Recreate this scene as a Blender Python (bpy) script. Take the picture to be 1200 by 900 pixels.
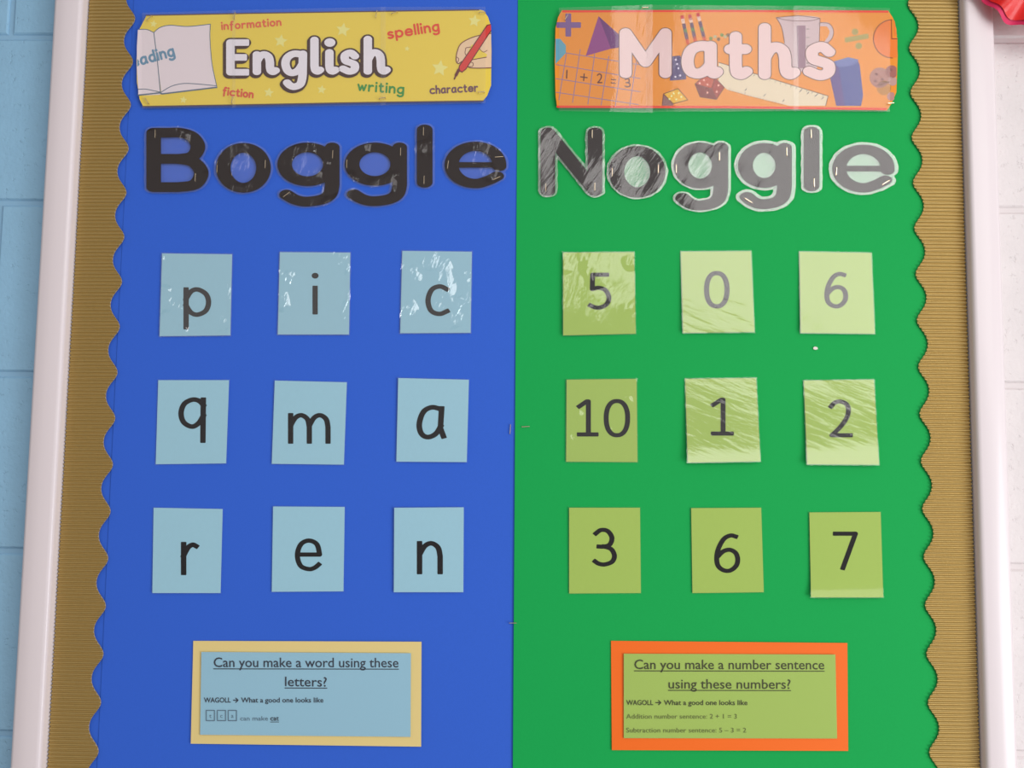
import bpy, math, random
import numpy as np
from mathutils import Vector, Matrix
from mathutils.geometry import delaunay_2d_cdt

for o in list(bpy.data.objects): bpy.data.objects.remove(o)
SC = bpy.context.scene; COL = SC.collection
random.seed(7)

# ------------------------------------------------------------ camera
H = 1.4569                                   # eye height: the mortar lines fall on 225 mm courses
PITCH, YAW, ROLL, FPX = 0.0904348, -0.0236228, 0.01355195, 1150.0
CAMPOS = Vector((0, -1.2407246, H))
cy, sy, cp, sp, cr, sr = math.cos(YAW), math.sin(YAW), math.cos(PITCH), math.sin(PITCH), math.cos(ROLL), math.sin(ROLL)
FWD = Vector((sy*cp, cy*cp, sp)); RT0 = Vector((cy, -sy, 0)); UP0 = RT0.cross(FWD)
RT = cr*RT0 + sr*UP0; UP = -sr*RT0 + cr*UP0
cd = bpy.data.cameras.new('camera'); cam = bpy.data.objects.new('camera', cd); COL.objects.link(cam)
M3 = Matrix((RT, UP, -FWD)).transposed()
cam.matrix_world = Matrix.Translation(CAMPOS) @ M3.to_4x4()
cd.sensor_fit = 'HORIZONTAL'; cd.sensor_width = 36; cd.lens = 36*FPX/1200; cd.clip_start = .05
SC.camera = cam

# ------------------------------------------------------------ light
SC.view_settings.view_transform = 'Standard'; SC.view_settings.look = 'None'
SC.view_settings.gamma = 1; SC.view_settings.use_curve_mapping = False
SC.view_settings.exposure = 0.22
w = bpy.data.worlds.new('world'); SC.world = w; w.use_nodes = True
w.node_tree.nodes['Background'].inputs[0].default_value = (1.0, .94, .93, 1)
w.node_tree.nodes['Background'].inputs[1].default_value = .42

def area(name, loc, target, sx, sz, power, col):
    d = bpy.data.lights.new(name, 'AREA'); d.shape = 'RECTANGLE'; d.size = sx; d.size_y = sz
    d.energy = power; d.color = col
    o = bpy.data.objects.new(name, d); COL.objects.link(o); o.location = loc
    o.rotation_euler = (Vector(target)-Vector(loc)).to_track_quat('-Z', 'Z').to_euler()
    return o
area('window_light', (2.7, -2.15, .75), (-.05, 0, 1.2), 1.5, 1.3, 48, (.93, .97, 1.0))      # tall side window, right
area('clerestory_light', (1.55, -3.3, 2.75), (.3, 0, 1.6), 2.4, 1.5, 38, (1.0, .97, .95))     # high window behind the viewer

# ------------------------------------------------------------ helpers
def P(px, py, d):
    """point on the wall-parallel plane standing d in front of the wall, for a photo coordinate"""
    D = FWD*FPX + RT*(px-600) + UP*(450-py)
    return CAMPOS + D*((-d-CAMPOS.y)/D.y)

def lin(c):
    return tuple(((x/255)/12.92 if x/255 <= .04045 else ((x/255+.055)/1.055)**2.4) for x in c)

MATS = {}
def mat(name, rgb, rough=.7, metal=0, spec=.5, var=0, vscale=40, bump=0, bscale=400, bdist=.001, coat=0):
    if name in MATS: return MATS[name]
    m = bpy.data.materials.new(name); m.use_nodes = True; MATS[name] = m
    nt = m.node_tree; b = nt.nodes['Principled BSDF']
    c = (*lin(rgb), 1)
    b.inputs['Base Color'].default_value = c; b.inputs['Roughness'].default_value = rough
    b.inputs['Metallic'].default_value = metal; b.inputs['Specular IOR Level'].default_value = spec
    b.inputs['Coat Weight'].default_value = coat; b.inputs['Coat Roughness'].default_value = .15
    tc = nt.nodes.new('ShaderNodeTexCoord')
    if var:
        n = nt.nodes.new('ShaderNodeTexNoise'); n.inputs['Scale'].default_value = vscale; n.inputs['Detail'].default_value = 5
        nt.links.new(tc.outputs['Object'], n.inputs['Vector'])
        r = nt.nodes.new('ShaderNodeMapRange'); r.inputs[1].default_value = .3; r.inputs[2].default_value = .7
        r.inputs[3].default_value = 1-var; r.inputs[4].default_value = 1+var
        nt.links.new(n.outputs[0], r.inputs[0])
        x = nt.nodes.new('ShaderNodeVectorMath'); x.operation = 'SCALE'; x.inputs[0].default_value = c[:3]
        nt.links.new(r.outputs[0], x.inputs['Scale']); nt.links.new(x.outputs[0], b.inputs['Base Color'])
    if bump:
        n = nt.nodes.new('ShaderNodeTexNoise'); n.inputs['Scale'].default_value = bscale; n.inputs['Detail'].default_value = 6
        nt.links.new(tc.outputs['Object'], n.inputs['Vector'])
        k = nt.nodes.new('ShaderNodeBump'); k.inputs['Strength'].default_value = bump; k.inputs['Distance'].default_value = bdist
        nt.links.new(n.outputs[0], k.inputs['Height']); nt.links.new(k.outputs[0], b.inputs['Normal'])
    return m

def film_mat(name, haze=.05, refl=1.6, big=.0016, fine=.0005, ang=.5, rough=.07, bs=14, hazecol=(225, 228, 228), crk=0, thr=.56):
    """clear laminating film: reflects by Fresnel, slightly milky, creased along one direction"""
    if name in MATS: return MATS[name]
    m = bpy.data.materials.new(name); m.use_nodes = True; MATS[name] = m
    nt = m.node_tree; nt.nodes.clear(); N = nt.nodes.new; L = nt.links.new
    out = N('ShaderNodeOutputMaterial'); tr = N('ShaderNodeBsdfTransparent'); gl = N('ShaderNodeBsdfGlossy')
    gl.inputs['Roughness'].default_value = rough
    df = N('ShaderNodeBsdfDiffuse'); df.inputs[0].default_value = (*lin(hazecol), 1)
    m1 = N('ShaderNodeMixShader'); m1.inputs[0].default_value = haze; L(tr.outputs[0], m1.inputs[1]); L(df.outputs[0], m1.inputs[2])
    fr = N('ShaderNodeFresnel'); fr.inputs[0].default_value = 1.5
    mu = N('ShaderNodeMath'); mu.operation = 'MULTIPLY'; mu.inputs[1].default_value = refl; mu.use_clamp = True; L(fr.outputs[0], mu.inputs[0])
    cap = N('ShaderNodeMath'); cap.operation = 'MINIMUM'; cap.inputs[1].default_value = .04*refl+.03; L(mu.outputs[0], cap.inputs[0]); mu = cap
    m2 = N('ShaderNodeMixShader'); L(mu.outputs[0], m2.inputs[0]); L(m1.outputs[0], m2.inputs[1]); L(gl.outputs[0], m2.inputs[2])
    L(m2.outputs[0], out.inputs[0])
    tc = N('ShaderNodeTexCoord'); oi = N('ShaderNodeObjectInfo')
    off = N('ShaderNodeVectorMath'); off.operation = 'SCALE'; off.inputs[0].default_value = (.9, .7, 1.1); L(oi.outputs['Random'], off.inputs['Scale'])
    ad = N('ShaderNodeVectorMath'); L(tc.outputs['Object'], ad.inputs[0]); L(off.outputs[0], ad.inputs[1])
    mp = N('ShaderNodeMapping'); mp.inputs['Rotation'].default_value = (0, ang, 0); mp.inputs['Scale'].default_value = (1, 1, 4.5); mp.vector_type = 'TEXTURE'
    L(ad.outputs[0], mp.inputs[0])
    n1 = N('ShaderNodeTexNoise'); n1.inputs['Scale'].default_value = bs; n1.inputs['Detail'].default_value = 1; L(ad.outputs[0], n1.inputs['Vector'])
    n2 = N('ShaderNodeTexNoise'); n2.inputs['Scale'].default_value = 130; n2.inputs['Detail'].default_value = 3; L(mp.outputs[0], n2.inputs['Vector'])
    b1 = N('ShaderNodeBump'); b1.inputs['Distance'].default_value = big; L(n1.outputs[0], b1.inputs['Height'])
    b2 = N('ShaderNodeBump'); b2.inputs['Distance'].default_value = fine; L(n2.outputs[0], b2.inputs['Height']); L(b1.outputs[0], b2.inputs['Normal'])
    L(b2.outputs[0], gl.inputs['Normal'])
    if crk:                                     # crumpled spots
        n3 = N('ShaderNodeTexNoise'); n3.inputs['Scale'].default_value = 26; n3.inputs['Detail'].default_value = 1; L(ad.outputs[0], n3.inputs['Vector'])
        mr = N('ShaderNodeMapRange'); mr.inputs[1].default_value = thr; mr.inputs[2].default_value = thr+.12; L(n3.outputs[0], mr.inputs[0])
        n4 = N('ShaderNodeTexNoise'); n4.inputs['Scale'].default_value = 170; n4.inputs['Detail'].default_value = 2
        mp2 = N('ShaderNodeMapping'); mp2.inputs['Rotation'].default_value = (0, ang, 0); mp2.inputs['Scale'].default_value = (1, 1, 5); mp2.vector_type = 'TEXTURE'
        L(ad.outputs[0], mp2.inputs[0]); L(mp2.outputs[0], n4.inputs['Vector'])
        mm = N('ShaderNodeMath'); mm.operation = 'MULTIPLY'; L(mr.outputs[0], mm.inputs[0]); L(n4.outputs[0], mm.inputs[1])
        b3 = N('ShaderNodeBump'); b3.inputs['Distance'].default_value = crk; L(mm.outputs[0], b3.inputs['Height']); L(b2.outputs[0], b3.inputs['Normal'])
        L(b3.outputs[0], gl.inputs['Normal'])
    return m

def mk(name, verts, faces, m, parent=None, smooth=False, **props):
    base = parent.matrix_world_base if False else None
    org = Vector(parent['_o']) if parent is not None else None
    vs = [Vector(v) for v in verts]
    if org is None:
        mn = [min(v[i] for v in vs) for i in range(3)]; mx = [max(v[i] for v in vs) for i in range(3)]
        org = Vector(((mn[0]+mx[0])/2, mx[1], mn[2]))
    me = bpy.data.meshes.new(name); me.from_pydata([tuple(v-org) for v in vs], [], faces); me.update()
    if m: me.materials.append(m)
    if smooth: me.polygons.foreach_set('use_smooth', [True]*len(me.polygons))
    o = bpy.data.objects.new(name, me); COL.objects.link(o)
    if parent is not None: o.parent = parent
    else: o.location = org
    o['_o'] = tuple(org)
    for k, v in props.items(): o[k] = v
    return o

def thing(name, label, cat, loc, group=None):
    o = bpy.data.objects.new(name, None); COL.objects.link(o); o.location = loc; o.empty_display_size = .01
    o['_o'] = tuple(loc); o['label'] = label; o['category'] = cat
    if group: o['group'] = group
    return o

def box(x0, x1, y0, y1, z0, z1, bev=0):
    """verts, faces of a box whose front (low y) edges are chamfered by bev"""
    b = bev
    V = [(x0, y1, z0), (x1, y1, z0), (x1, y1, z1), (x0, y1, z1),
         (x0, y0+b, z0), (x1, y0+b, z0), (x1, y0+b, z1), (x0, y0+b, z1)]
    F = [(0, 1, 2, 3), (4, 5, 1, 0), (5, 6, 2, 1), (6, 7, 3, 2), (7, 4, 0, 3)]
    if b:
        V += [(x0+b, y0, z0+b), (x1-b, y0, z0+b), (x1-b, y0, z1-b), (x0+b, y0, z1-b)]
        F += [(8, 9, 5, 4), (9, 10, 6, 5), (10, 11, 7, 6), (11, 8, 4, 7), (11, 10, 9, 8)]
    else: F += [(7, 6, 5, 4)]
    return V, F

# ---- 2D shapes as distance fields over photo coordinates, then laid on the wall plane
def arc(cx, cy_, rx, ry, a0, a1, n=22):
    return [(cx+rx*math.cos(math.radians(a0+(a1-a0)*i/n)), cy_+ry*math.sin(math.radians(a0+(a1-a0)*i/n))) for i in range(n+1)]
def sp_(*p, n=6):
    q = [p[0]]+list(p)+[p[-1]]; out = []
    for i in range(1, len(q)-2):
        a, b, c, d = [np.array(q[i+k], float) for k in (-1, 0, 1, 2)]
        for k in range(n):
            t = k/n
            out.append(tuple(.5*((2*b)+(c-a)*t+(2*a-5*b+4*c-d)*t*t+(3*b-a-3*c+d)*t**3)))
    out.append(tuple(p[-1])); return out

def sdf(strokes, X, Y, flat=False):
    """strokes: (pts, r) ; square ends when flat"""
    D = np.full(X.shape, 1e3)
    for pts, r in strokes:
        if len(pts) == 1:
            D = np.minimum(D, np.hypot(X-pts[0][0], Y-pts[0][1])-r); continue
        closed = math.hypot(pts[0][0]-pts[-1][0], pts[0][1]-pts[-1][1]) < 1e-6
        n = len(pts)-1
        for i in range(n):
            ax, ay = pts[i]; bx, by = pts[i+1]; L = math.hypot(bx-ax, by-ay)
            if L < 1e-9: continue
            ux, uy = (bx-ax)/L, (by-ay)/L
            t = (X-ax)*ux+(Y-ay)*uy; s = (X-ax)*-uy+(Y-ay)*ux
            lo = 0; hi = L
            if flat and not closed:
                c = .3*r; S = np.abs(s)-(r-c)
                if i == 0: lo = -(r-c)
                if i == n-1: hi = L+(r-c)
                if i == 0 or i == n-1:
                    # box for the end segment, round joint on the inner side
                    T = np.maximum(lo-t, t-hi)
                    d = np.hypot(np.maximum(T, 0), np.maximum(S, 0))+np.minimum(np.maximum(T, S), 0)-c
                    D = np.minimum(D, d); 
                    if n > 1:
                        jx, jy = (bx, by) if i == 0 else (ax, ay)
                        D = np.minimum(D, np.hypot(X-jx, Y-jy)-r)
                    continue
            tc = np.clip(t, 0, L)
            D = np.minimum(D, np.hypot(t-tc, s)-r)
    return D

def loops_of(D, x0, y0, st):
    """closed outlines of D<0 (marching squares), inside kept on one side"""
    ny, nx = D.shape; IN = D < 0; seg = {}; pos = {}
    def ep(i, j, k):
        key = (i, j, k)
        if key not in pos:
            i2, j2 = (i, j+1) if k == 0 else (i+1, j)
            a, b = D[i, j], D[i2, j2]; t = a/(a-b)
            pos[key] = (x0+st*(j+t*(j2-j)), y0+st*(i+t*(i2-i)))
        return key
    code = IN[:-1, :-1]*1+IN[:-1, 1:]*2+IN[1:, 1:]*4+IN[1:, :-1]*8
    T = {1: [(3, 0)], 2: [(0, 1)], 3: [(3, 1)], 4: [(1, 2)], 5: [(3, 0), (1, 2)], 6: [(0, 2)], 7: [(3, 2)],
         8: [(2, 3)], 9: [(2, 0)], 10: [(0, 1), (2, 3)], 11: [(2, 1)], 12: [(1, 3)], 13: [(1, 0)], 14: [(0, 3)]}
    for i, j in zip(*np.nonzero((code > 0) & (code < 15))):
        i = int(i); j = int(j)
        for a, b in T[int(code[i, j])]:
            e = [(i, j, 0), (i, j+1, 1), (i+1, j, 0), (i, j, 1)]
            seg[ep(*e[a])] = ep(*e[b])
    out = []
    while seg:
        k, v = seg.popitem(); ch = [k]
        while v != k and v in seg:
            ch.append(v); v = seg.pop(v)
        out.append([pos[c] for c in ch])
    return out

def simp(L, tol):
    """Douglas-Peucker on a closed loop"""
    A = np.array(L); n = len(A)
    if n < 6: return list(L)
    k0 = int(np.argmax(((A-A[0])**2).sum(1))); keep = {0, k0}; st = [(0, k0), (k0, n)]
    while st:
        i, j = st.pop()
        if j-i < 2: continue
        p, q = A[i], A[j % n]; d = q-p; l = math.hypot(*d) or 1e-9
        m = np.abs((A[i+1:j, 0]-p[0])*d[1]-(A[i+1:j, 1]-p[1])*d[0])/l
        k = int(np.argmax(m))
        if m[k] > tol or j-i > 60:
            k = i+1+k if m[k] > tol else (i+j)//2
            keep.add(k); st += [(i, k), (k, j)]
    return [tuple(A[k]) for k in sorted(keep)]
def A2(L): return sum(L[i-1][0]*L[i][1]-L[i][0]*L[i-1][1] for i in range(len(L)))/2
def inside(p, L):
    c = False
    for i in range(len(L)):
        (x1, y1), (x2, y2) = L[i-1], L[i]
        if (y1 > p[1]) != (y2 > p[1]) and p[0] < (x2-x1)*(p[1]-y1)/(y2-y1)+x1: c = not c
    return c

def shape(name, D, x0, y0, st, depth, m, parent, thick=0, fill=False, tol=.05, minarea=.4, k=1, **kw):
    """mesh of D<0 on the plane at `depth` (number, or function of photo x, y)"""
    dep = depth if callable(depth) else (lambda x, y: depth)
    Ls = [l for l in (simp(l, tol) for l in loops_of(D, x0, y0, st)) if len(l) > 3 and abs(A2(l)) > minarea]
    big = sorted(Ls, key=lambda l: -abs(A2(l)))
    if not big: return None
    s0 = 1 if A2(big[0]) > 0 else -1
    outs = [l for l in big if A2(l)*s0 > 0]; holes = [] if fill else [l for l in big if A2(l)*s0 < 0]
    V = []; F = []
    for o in outs:
        hs = [h for h in holes if inside(h[0], o)]
        polys = [o]+hs; flat, T = cdt(polys)
        b = len(V); V += [P(x, y/k, dep(x, y/k)+thick) for x, y in flat]
        F += [tuple(b+i for i in t) for t in T]
        if thick:
            for l in polys:
                nb = len(V); n = len(l)
                V += [P(x, y/k, dep(x, y/k)+thick) for x, y in l]+[P(x, y/k, dep(x, y/k)) for x, y in l]
                for i in range(n):
                    j = (i+1) % n; f = (nb+i, nb+j, nb+n+j, nb+n+i)
                    F.append(f if s0 > 0 else f[::-1])
    return mk(name, V, F, m, parent, **kw)

def cdt(polys):
    """triangles filling the first loop minus the others, facing the room"""
    vs = []; es = []
    for l in polys:
        b = len(vs); vs += [Vector(p) for p in l]; es += [(b+i, b+(i+1) % len(l)) for i in range(len(l))]
    ov, oe, of, _, _, _ = delaunay_2d_cdt(vs, es, [], 0, 1e-4)
    pts = [(v.x, v.y) for v in ov]; T = []
    for f in of:
        c = (sum(pts[i][0] for i in f)/len(f), sum(pts[i][1] for i in f)/len(f))
        if inside(c, polys[0]) and not any(inside(c, h) for h in polys[1:]):
            p, q, r = [pts[i] for i in f[:3]]
            ar = (q[0]-p[0])*(r[1]-p[1])-(r[0]-p[0])*(q[1]-p[1])
            T.append(tuple(f) if ar < 0 else tuple(reversed(f)))
    return pts, T

def grid(strokes, pad, st):
    xs = [p[0] for s, r in strokes for p in s]; ys = [p[1] for s, r in strokes for p in s]
    r = 1.5*max(r for s, r in strokes)+pad+3*st
    x0, x1, y0, y1 = min(xs)-r, max(xs)+r, min(ys)-r, max(ys)+r
    X, Y = np.meshgrid(np.arange(x0, x1, st)+.00137, np.arange(y0, y1, st)+.00171)
    return X, Y, X[0, 0], Y[0, 0]
def ink(name, strokes, depth, m, parent, st=.3, flat=False, grow=0, clip=None, **kw):
    X, Y, x0, y0 = grid(strokes, grow, st)
    D = sdf(strokes, X, Y, flat)-grow
    if clip is not None: D = np.maximum(D, clip(X, Y))
    return shape(name, D, x0, y0, st, depth, m, parent, **kw)
def poly(name, pts, depth, m, parent, thick=0, **kw):
    """flat polygon given in photo coordinates"""
    dep = depth if callable(depth) else (lambda x, y: depth)
    if A2(pts) < 0: pts = pts[::-1]        # y runs down: make it one orientation
    flat, F = cdt([pts]); V = [P(x, y, dep(x, y)+thick) for x, y in flat]
    if thick:
        n = len(pts); b = len(V); V += [P(x, y, dep(x, y)+thick) for x, y in pts]+[P(x, y, dep(x, y)) for x, y in pts]
        F += [(b+i, b+(i+1) % n, b+n+(i+1) % n, b+n+i) for i in range(n)]
    return mk(name, V, F, m, parent, **kw)

# ---- stroke alphabet, baseline 0, x-height 1, y up
def GL():
    g = {}
    arch = lambda x, w: [(x, .55)]+sp_((x, .6), (x+.25*w, .9), (x+.58*w, 1), (x+.9*w, .85), (x+w, .55))+[(x+w, 0)]
    bowl = sp_((1, .8), (.8, .96), (.5, 1), (.15, .84), (0, .5), (.12, .16), (.45, 0), (.75, .08), (.97, .36))
    sc = lambda L, k: [(x*k, y) for x, y in L]
    bw = sc(bowl, .86)
    g['a'] = [sp_((.86, .93), (.5, 1), (.16, .84), (0, .42), (.1, .1), (.36, 0), (.66, .12), (.84, .36)), [(.88, .96), (.83, .3), (.95, .03)]]
    g['c'] = [sp_((.98, .9), (.62, 1), (.2, .88), (0, .5), (.16, .12), (.6, 0), (1, .1))]
    g['d'] = [bw, [(.86, 1.6), (.86, 0)]]
    g['e'] = [[(0.02, .51), (1, .51)]+sp_((1, .52), (.88, .87), (.52, 1), (.16, .87), (0, .5), (.14, .12), (.52, 0), (.78, .05), (.96, .16))[0:]]
    g['f'] = [sp_((.62, 1.55), (.42, 1.6), (.26, 1.45), (.24, 1.1))+[(.2, -.3)], [(0, .95), (.52, .95)]]
    g['g'] = [bw, [(.86, 1), (.86, .1)]+sp_((.86, -.1), (.8, -.4), (.5, -.55), (.22, -.53), (.02, -.4))]
    g['h'] = [[(0, 1.6), (0, 0)], arch(0, .75)]
    g['i'] = [[(0, 1), (0, 0)], [(0, 1.5)]]
    g['l'] = [[(0, 1.6), (0, 0)]]
    g['m'] = [[(0, 1), (0, 0)], arch(0, .68), arch(.68, .68)]
    g['n'] = [[(0, 1), (0, 0)], arch(0, .78)]
    g['o'] = [arc(.46, .5, .46, .5, 0, 360, 36)]
    g['p'] = [[(0, 1), (0, -.5)], sp_((0, .62), (.22, .92), (.52, 1), (.88, .82), (1, .5), (.88, .16), (.52, 0), (.22, .08), (0, .36))]
    g['q'] = [sp_((1, .8), (.8, .96), (.5, 1), (.14, .84), (0, .5), (.12, .16), (.48, 0), (.78, .12), (1, .4)), [(1, 1), (.98, -.52)]]
    g['r'] = [[(0, 1), (0, 0)], sp_((0, .6), (.22, .88), (.45, .98), (.62, .93))]
    g['s'] = [sp_((.68, .88), (.35, 1), (.05, .85), (.1, .6), (.38, .5), (.68, .37), (.68, .12), (.35, 0), (0, .1))]
    g['t'] = [[(.22, 1.4)]+sp_((.22, .4), (.28, .08), (.45, 0), (.62, .06)), [(0, 1), (.55, 1)]]
    g['w'] = [[(0, 1), (.3, .02), (.6, .85), (.9, .02), (1.2, 1)]]
    # exit strokes of the big banner letters
    tail = lambda x: sp_((x, .3), (x+.04, .08), (x+.15, 0), (x+.27, .08))
    g['n~'] = [[(0, 1), (0, 0)], arch(0, .62)[:-1]+tail(.62)]
    g['h~'] = [[(0, 1.7), (0, 0)], arch(0, .62)[:-1]+tail(.62)]
    g['l~'] = [[(0, 1.7)]+tail(0)]
    g['i~'] = [[(0, 1)]+tail(0), [(0.02, 1.52)]]
    g['a~'] = [sp_((.8, .95), (.45, 1), (.12, .84), (0, .45), (.1, .1), (.36, 0), (.6, .1), (.78, .3)), [(.8, 1)]+sp_((.8, .35), (.83, .08), (.93, .0), (1.02, .07))]
    g['t~'] = [[(.3, 1.5)]+sp_((.3, .4), (.36, .08), (.6, 0), (.88, .12)), [(0, 1), (.82, 1)]]
    g['s~'] = [sp_((.95, .82), (.6, 1), (.16, .86), (.2, .58), (.55, .48), (.92, .36), (.9, .1), (.5, 0), (0, .14))]
    g['g~'] = [sp_((1, .95), (.5, 1), (.12, .82), (0, .5), (.14, .16), (.42, .06), (.75, .2), (.98, .5)), [(1, 1), (.98, 0)]+sp_((.96, -.2), (.84, -.5), (.5, -.62), (.25, -.55), (.1, -.42))]
    g['E'] = [[(1, 1), (0, 1), (0, 0), (1, 0)], [(0, .5), (.85, .5)]]
    g['M'] = [[(0, 0), (0, 1), (.5, .28), (1, 1), (1, 0)]]
    # title letters
    g['B'] = [[(0, 0), (0, 1)]+sp_((0, 1), (.3, 1), (.55, 1), (.8, .93), (.93, .75), (.82, .57), (.55, .52))+[(0, .52)],
              sp_((.5, .52), (.84, .46), (1, .26), (.86, .05), (.5, 0))+[(0, 0)]]
    g['N'] = [[(0, 0), (0, 1), (1, 0), (1, 1)]]
    g['T_g'] = [arc(.48, .5, .48, .48, 0, 360, 40), [(1, .98), (1, .0)]+sp_((1, -.1), (.95, -.35), (.78, -.5), (.45, -.56), (.22, -.5), (.04, -.36))]
    g['T_e'] = [[(.03, .5), (.97, .5)], [(1, .46)]+arc(.5, .5, .5, .5, 4, 280, 34)+sp_((.62, .02), (.8, .1), (.95, .2))]
    # figures, 0..1 high
    g['0'] = [[(.5+.5*math.copysign(abs(math.cos(a))**.88, math.cos(a)), .5+.5*math.copysign(abs(math.sin(a))**.88, math.sin(a))) for a in [2*math.pi*i/40 for i in range(40)]]]
    g['0'][0].append(g['0'][0][0])
    g['1'] = [[(.04, .85), (.46, 1), (.56, 1), (.56, 0)], [(.04, 0), (1, 0)]]
    g['2'] = [sp_((.02, .85), (.2, .96), (.48, 1), (.8, .92), (.9, .74), (.8, .5), (.45, .22), (.06, 0))+[(1, 0)]]
    g['3'] = [sp_((.04, .9), (.3, 1), (.65, .97), (.87, .78), (.76, .58), (.45, .52), (.2, .52)), sp_((.45, .52), (.82, .45), (1, .26), (.88, .08), (.5, 0), (.2, .02), (0, .09))]
    g['5'] = [[(.88, 1), (.12, 1), (.1, .56)]+sp_((.12, .56), (.45, .6), (.82, .52), (1, .3), (.88, .1), (.55, 0), (.25, .0), (0, .06))]
    g['6'] = [sp_((.9, .97), (.66, 1), (.34, .9), (.08, .62), (0, .34), (.08, .12), (.35, 0), (.65, 0), (.92, .13), (1, .31), (.9, .5), (.62, .59), (.3, .54), (.03, .38))]
    g['7'] = [[(0, 1), (1, 1), (.38, 0)]]
    return g
G = GL()
def fit(ch, bx, r, k=1):
    """glyph stretched so that its inked outline fills the photo box"""
    S = G[ch]; xs = [p[0] for s in S for p in s]; ys = [p[1] for s in S for p in s]
    ax, bx_, ay, by = min(xs), max(xs), min(ys), max(ys)
    x0, y0, x1, y1 = bx; y0 *= k; y1 *= k          # k > 1: pen thinner in height than in width
    fx = lambda x: (x0+x1)/2 if bx_-ax < 1e-6 else x0+r+(x-ax)/(bx_-ax)*(x1-x0-2*r)
    fy = lambda y: y1-r-(y-ay)/(by-ay)*(y1-y0-2*r)
    return [([(fx(x), fy(y)) for x, y in s], r*(1.3 if len(s) == 1 else .6 if ch == 'T_e' and len(s) == 2 else 1)) for s in S]
def word(txt, p0, p1, xh, r, gap=.5):
    """strokes of a word whose baseline runs p0 -> p1"""
    out = []; x = 0
    for ch in txt:
        S = G[ch]; wd = max(p[0] for s in S for p in s)
        out.append((x, S)); x += wd+gap
    W = x-gap; dx, dy = p1[0]-p0[0], p1[1]-p0[1]; L = math.hypot(dx, dy); ux, uy = dx/L, dy/L
    k = (L-2*r)/W; res = []
    for ox, S in out:
        for s in S:
            res.append(([(p0[0]+ux*(r+(ox+x)*k)+uy*y*xh, p0[1]+uy*(r+(ox+x)*k)-ux*y*xh) for x, y in s], r*(1.25 if len(s) == 1 else 1)))
    return res

def text(name, s, x0, x1, yb, cap, depth, m, parent, bold=0, yb1=None):
    """line of small print: built-in typeface, baseline yb, capital height cap"""
    cu = bpy.data.curves.new('t', 'FONT'); cu.body = s; cu.size = 1; cu.resolution_u = 3; cu.offset = bold
    o = bpy.data.objects.new('t', cu); COL.objects.link(o)
    bpy.context.view_layer.update()
    me = bpy.data.meshes.new_from_object(o.evaluated_get(bpy.context.evaluated_depsgraph_get()))
    vs = [v.co.copy() for v in me.vertices]; fs = [tuple(p.vertices) for p in me.polygons]
    bpy.data.objects.remove(o); bpy.data.curves.remove(cu); bpy.data.meshes.remove(me)
    xa, xb = min(v.x for v in vs), max(v.x for v in vs); k = cap/.70
    yb1 = yb if yb1 is None else yb1
    V = []
    for v in vs:
        t = (v.x-xa)/(xb-xa); V.append(P(x0+t*(x1-x0), yb+t*(yb1-yb)-v.y*k, depth))
    return mk(name, V, fs, m, parent)

def quad_sheet(name, q, lift, m, parent, nu=6, nv=8, thick=.0003, grow=0, extra=0):
    """gridded sheet between photo corners q (TL,TR,BR,BL); lift(u,v) = distance from the wall"""
    def pt(u, v):
        a = (q[0][0]*(1-u)+q[1][0]*u, q[0][1]*(1-u)+q[1][1]*u); b = (q[3][0]*(1-u)+q[2][0]*u, q[3][1]*(1-u)+q[2][1]*u)
        return a[0]*(1-v)+b[0]*v, a[1]*(1-v)+b[1]*v
    cx = sum(p[0] for p in q)/4; cyy = sum(p[1] for p in q)/4
    if grow:
        q = [(p[0]+math.copysign(grow, p[0]-cx), p[1]+math.copysign(grow, p[1]-cyy)) for p in q]
    V = []; F = []
    for j in range(nv+1):
        for i in range(nu+1):
            u, v = i/nu, j/nv; x, y = pt(u, v); V.append(P(x, y, lift(u, v)+extra))
    n = nu+1; idx = lambda i, j: j*n+i
    for j in range(nv):
        for i in range(nu): F.append((idx(i, j), idx(i, j+1), idx(i+1, j+1), idx(i+1, j)))
    if thick:
        ring = [(i, 0) for i in range(nu)]+[(nu, j) for j in range(nv)]+[(i, nv) for i in range(nu, 0, -1)]+[(0, j) for j in range(nv, 0, -1)]
        b = len(V)
        for i, j in ring:
            u, v = i/nu, j/nv; x, y = pt(u, v); V.append(P(x, y, lift(u, v)+extra-thick))
        V += [V[idx(*r_)] for r_ in ring]; c = b+len(ring)
        for k in range(len(ring)):
            l = (k+1) % len(ring); F.append((c+k, c+l, b+l, b+k))
    return mk(name, V, F, m, parent, smooth=True)

# ------------------------------------------------------------ structure: painted block wall, floor
def block_mat(name, rgb):
    m = mat(name, rgb, rough=.55, spec=.35, var=.035, vscale=18, bump=.5, bscale=170, bdist=.0016)
    nt = m.node_tree; b = nt.nodes['Principled BSDF']
    tc = nt.nodes.new('ShaderNodeTexCoord'); v = nt.nodes.new('ShaderNodeTexNoise')
    v.inputs['Scale'].default_value = 85; v.inputs['Detail'].default_value = 3; v.inputs['Roughness'].default_value = .7
    nt.links.new(tc.outputs['Object'], v.inputs['Vector'])
    r = nt.nodes.new('ShaderNodeMapRange'); r.inputs[1].default_value = .30; r.inputs[2].default_value = .40
    nt.links.new(v.outputs[0], r.inputs[0])
    k = nt.nodes.new('ShaderNodeBump'); k.inputs['Strength'].default_value = .45; k.inputs['Distance'].default_value = .0016
    nt.links.new(r.outputs[0], k.inputs['Height'])
    old = b.inputs['Normal'].links[0].from_node
    nt.links.new(k.outputs[0], old.inputs['Normal'])
    return m
M_bluewall = block_mat('painted_block_blue', (150, 196, 226))
M_whitewall = block_mat('painted_block_white', (228, 221, 221))
M_mortb = mat('mortar_blue', (146, 190, 220), rough=.7); M_mortw = mat('mortar_white', (224, 216, 216), rough=.7)
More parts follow.
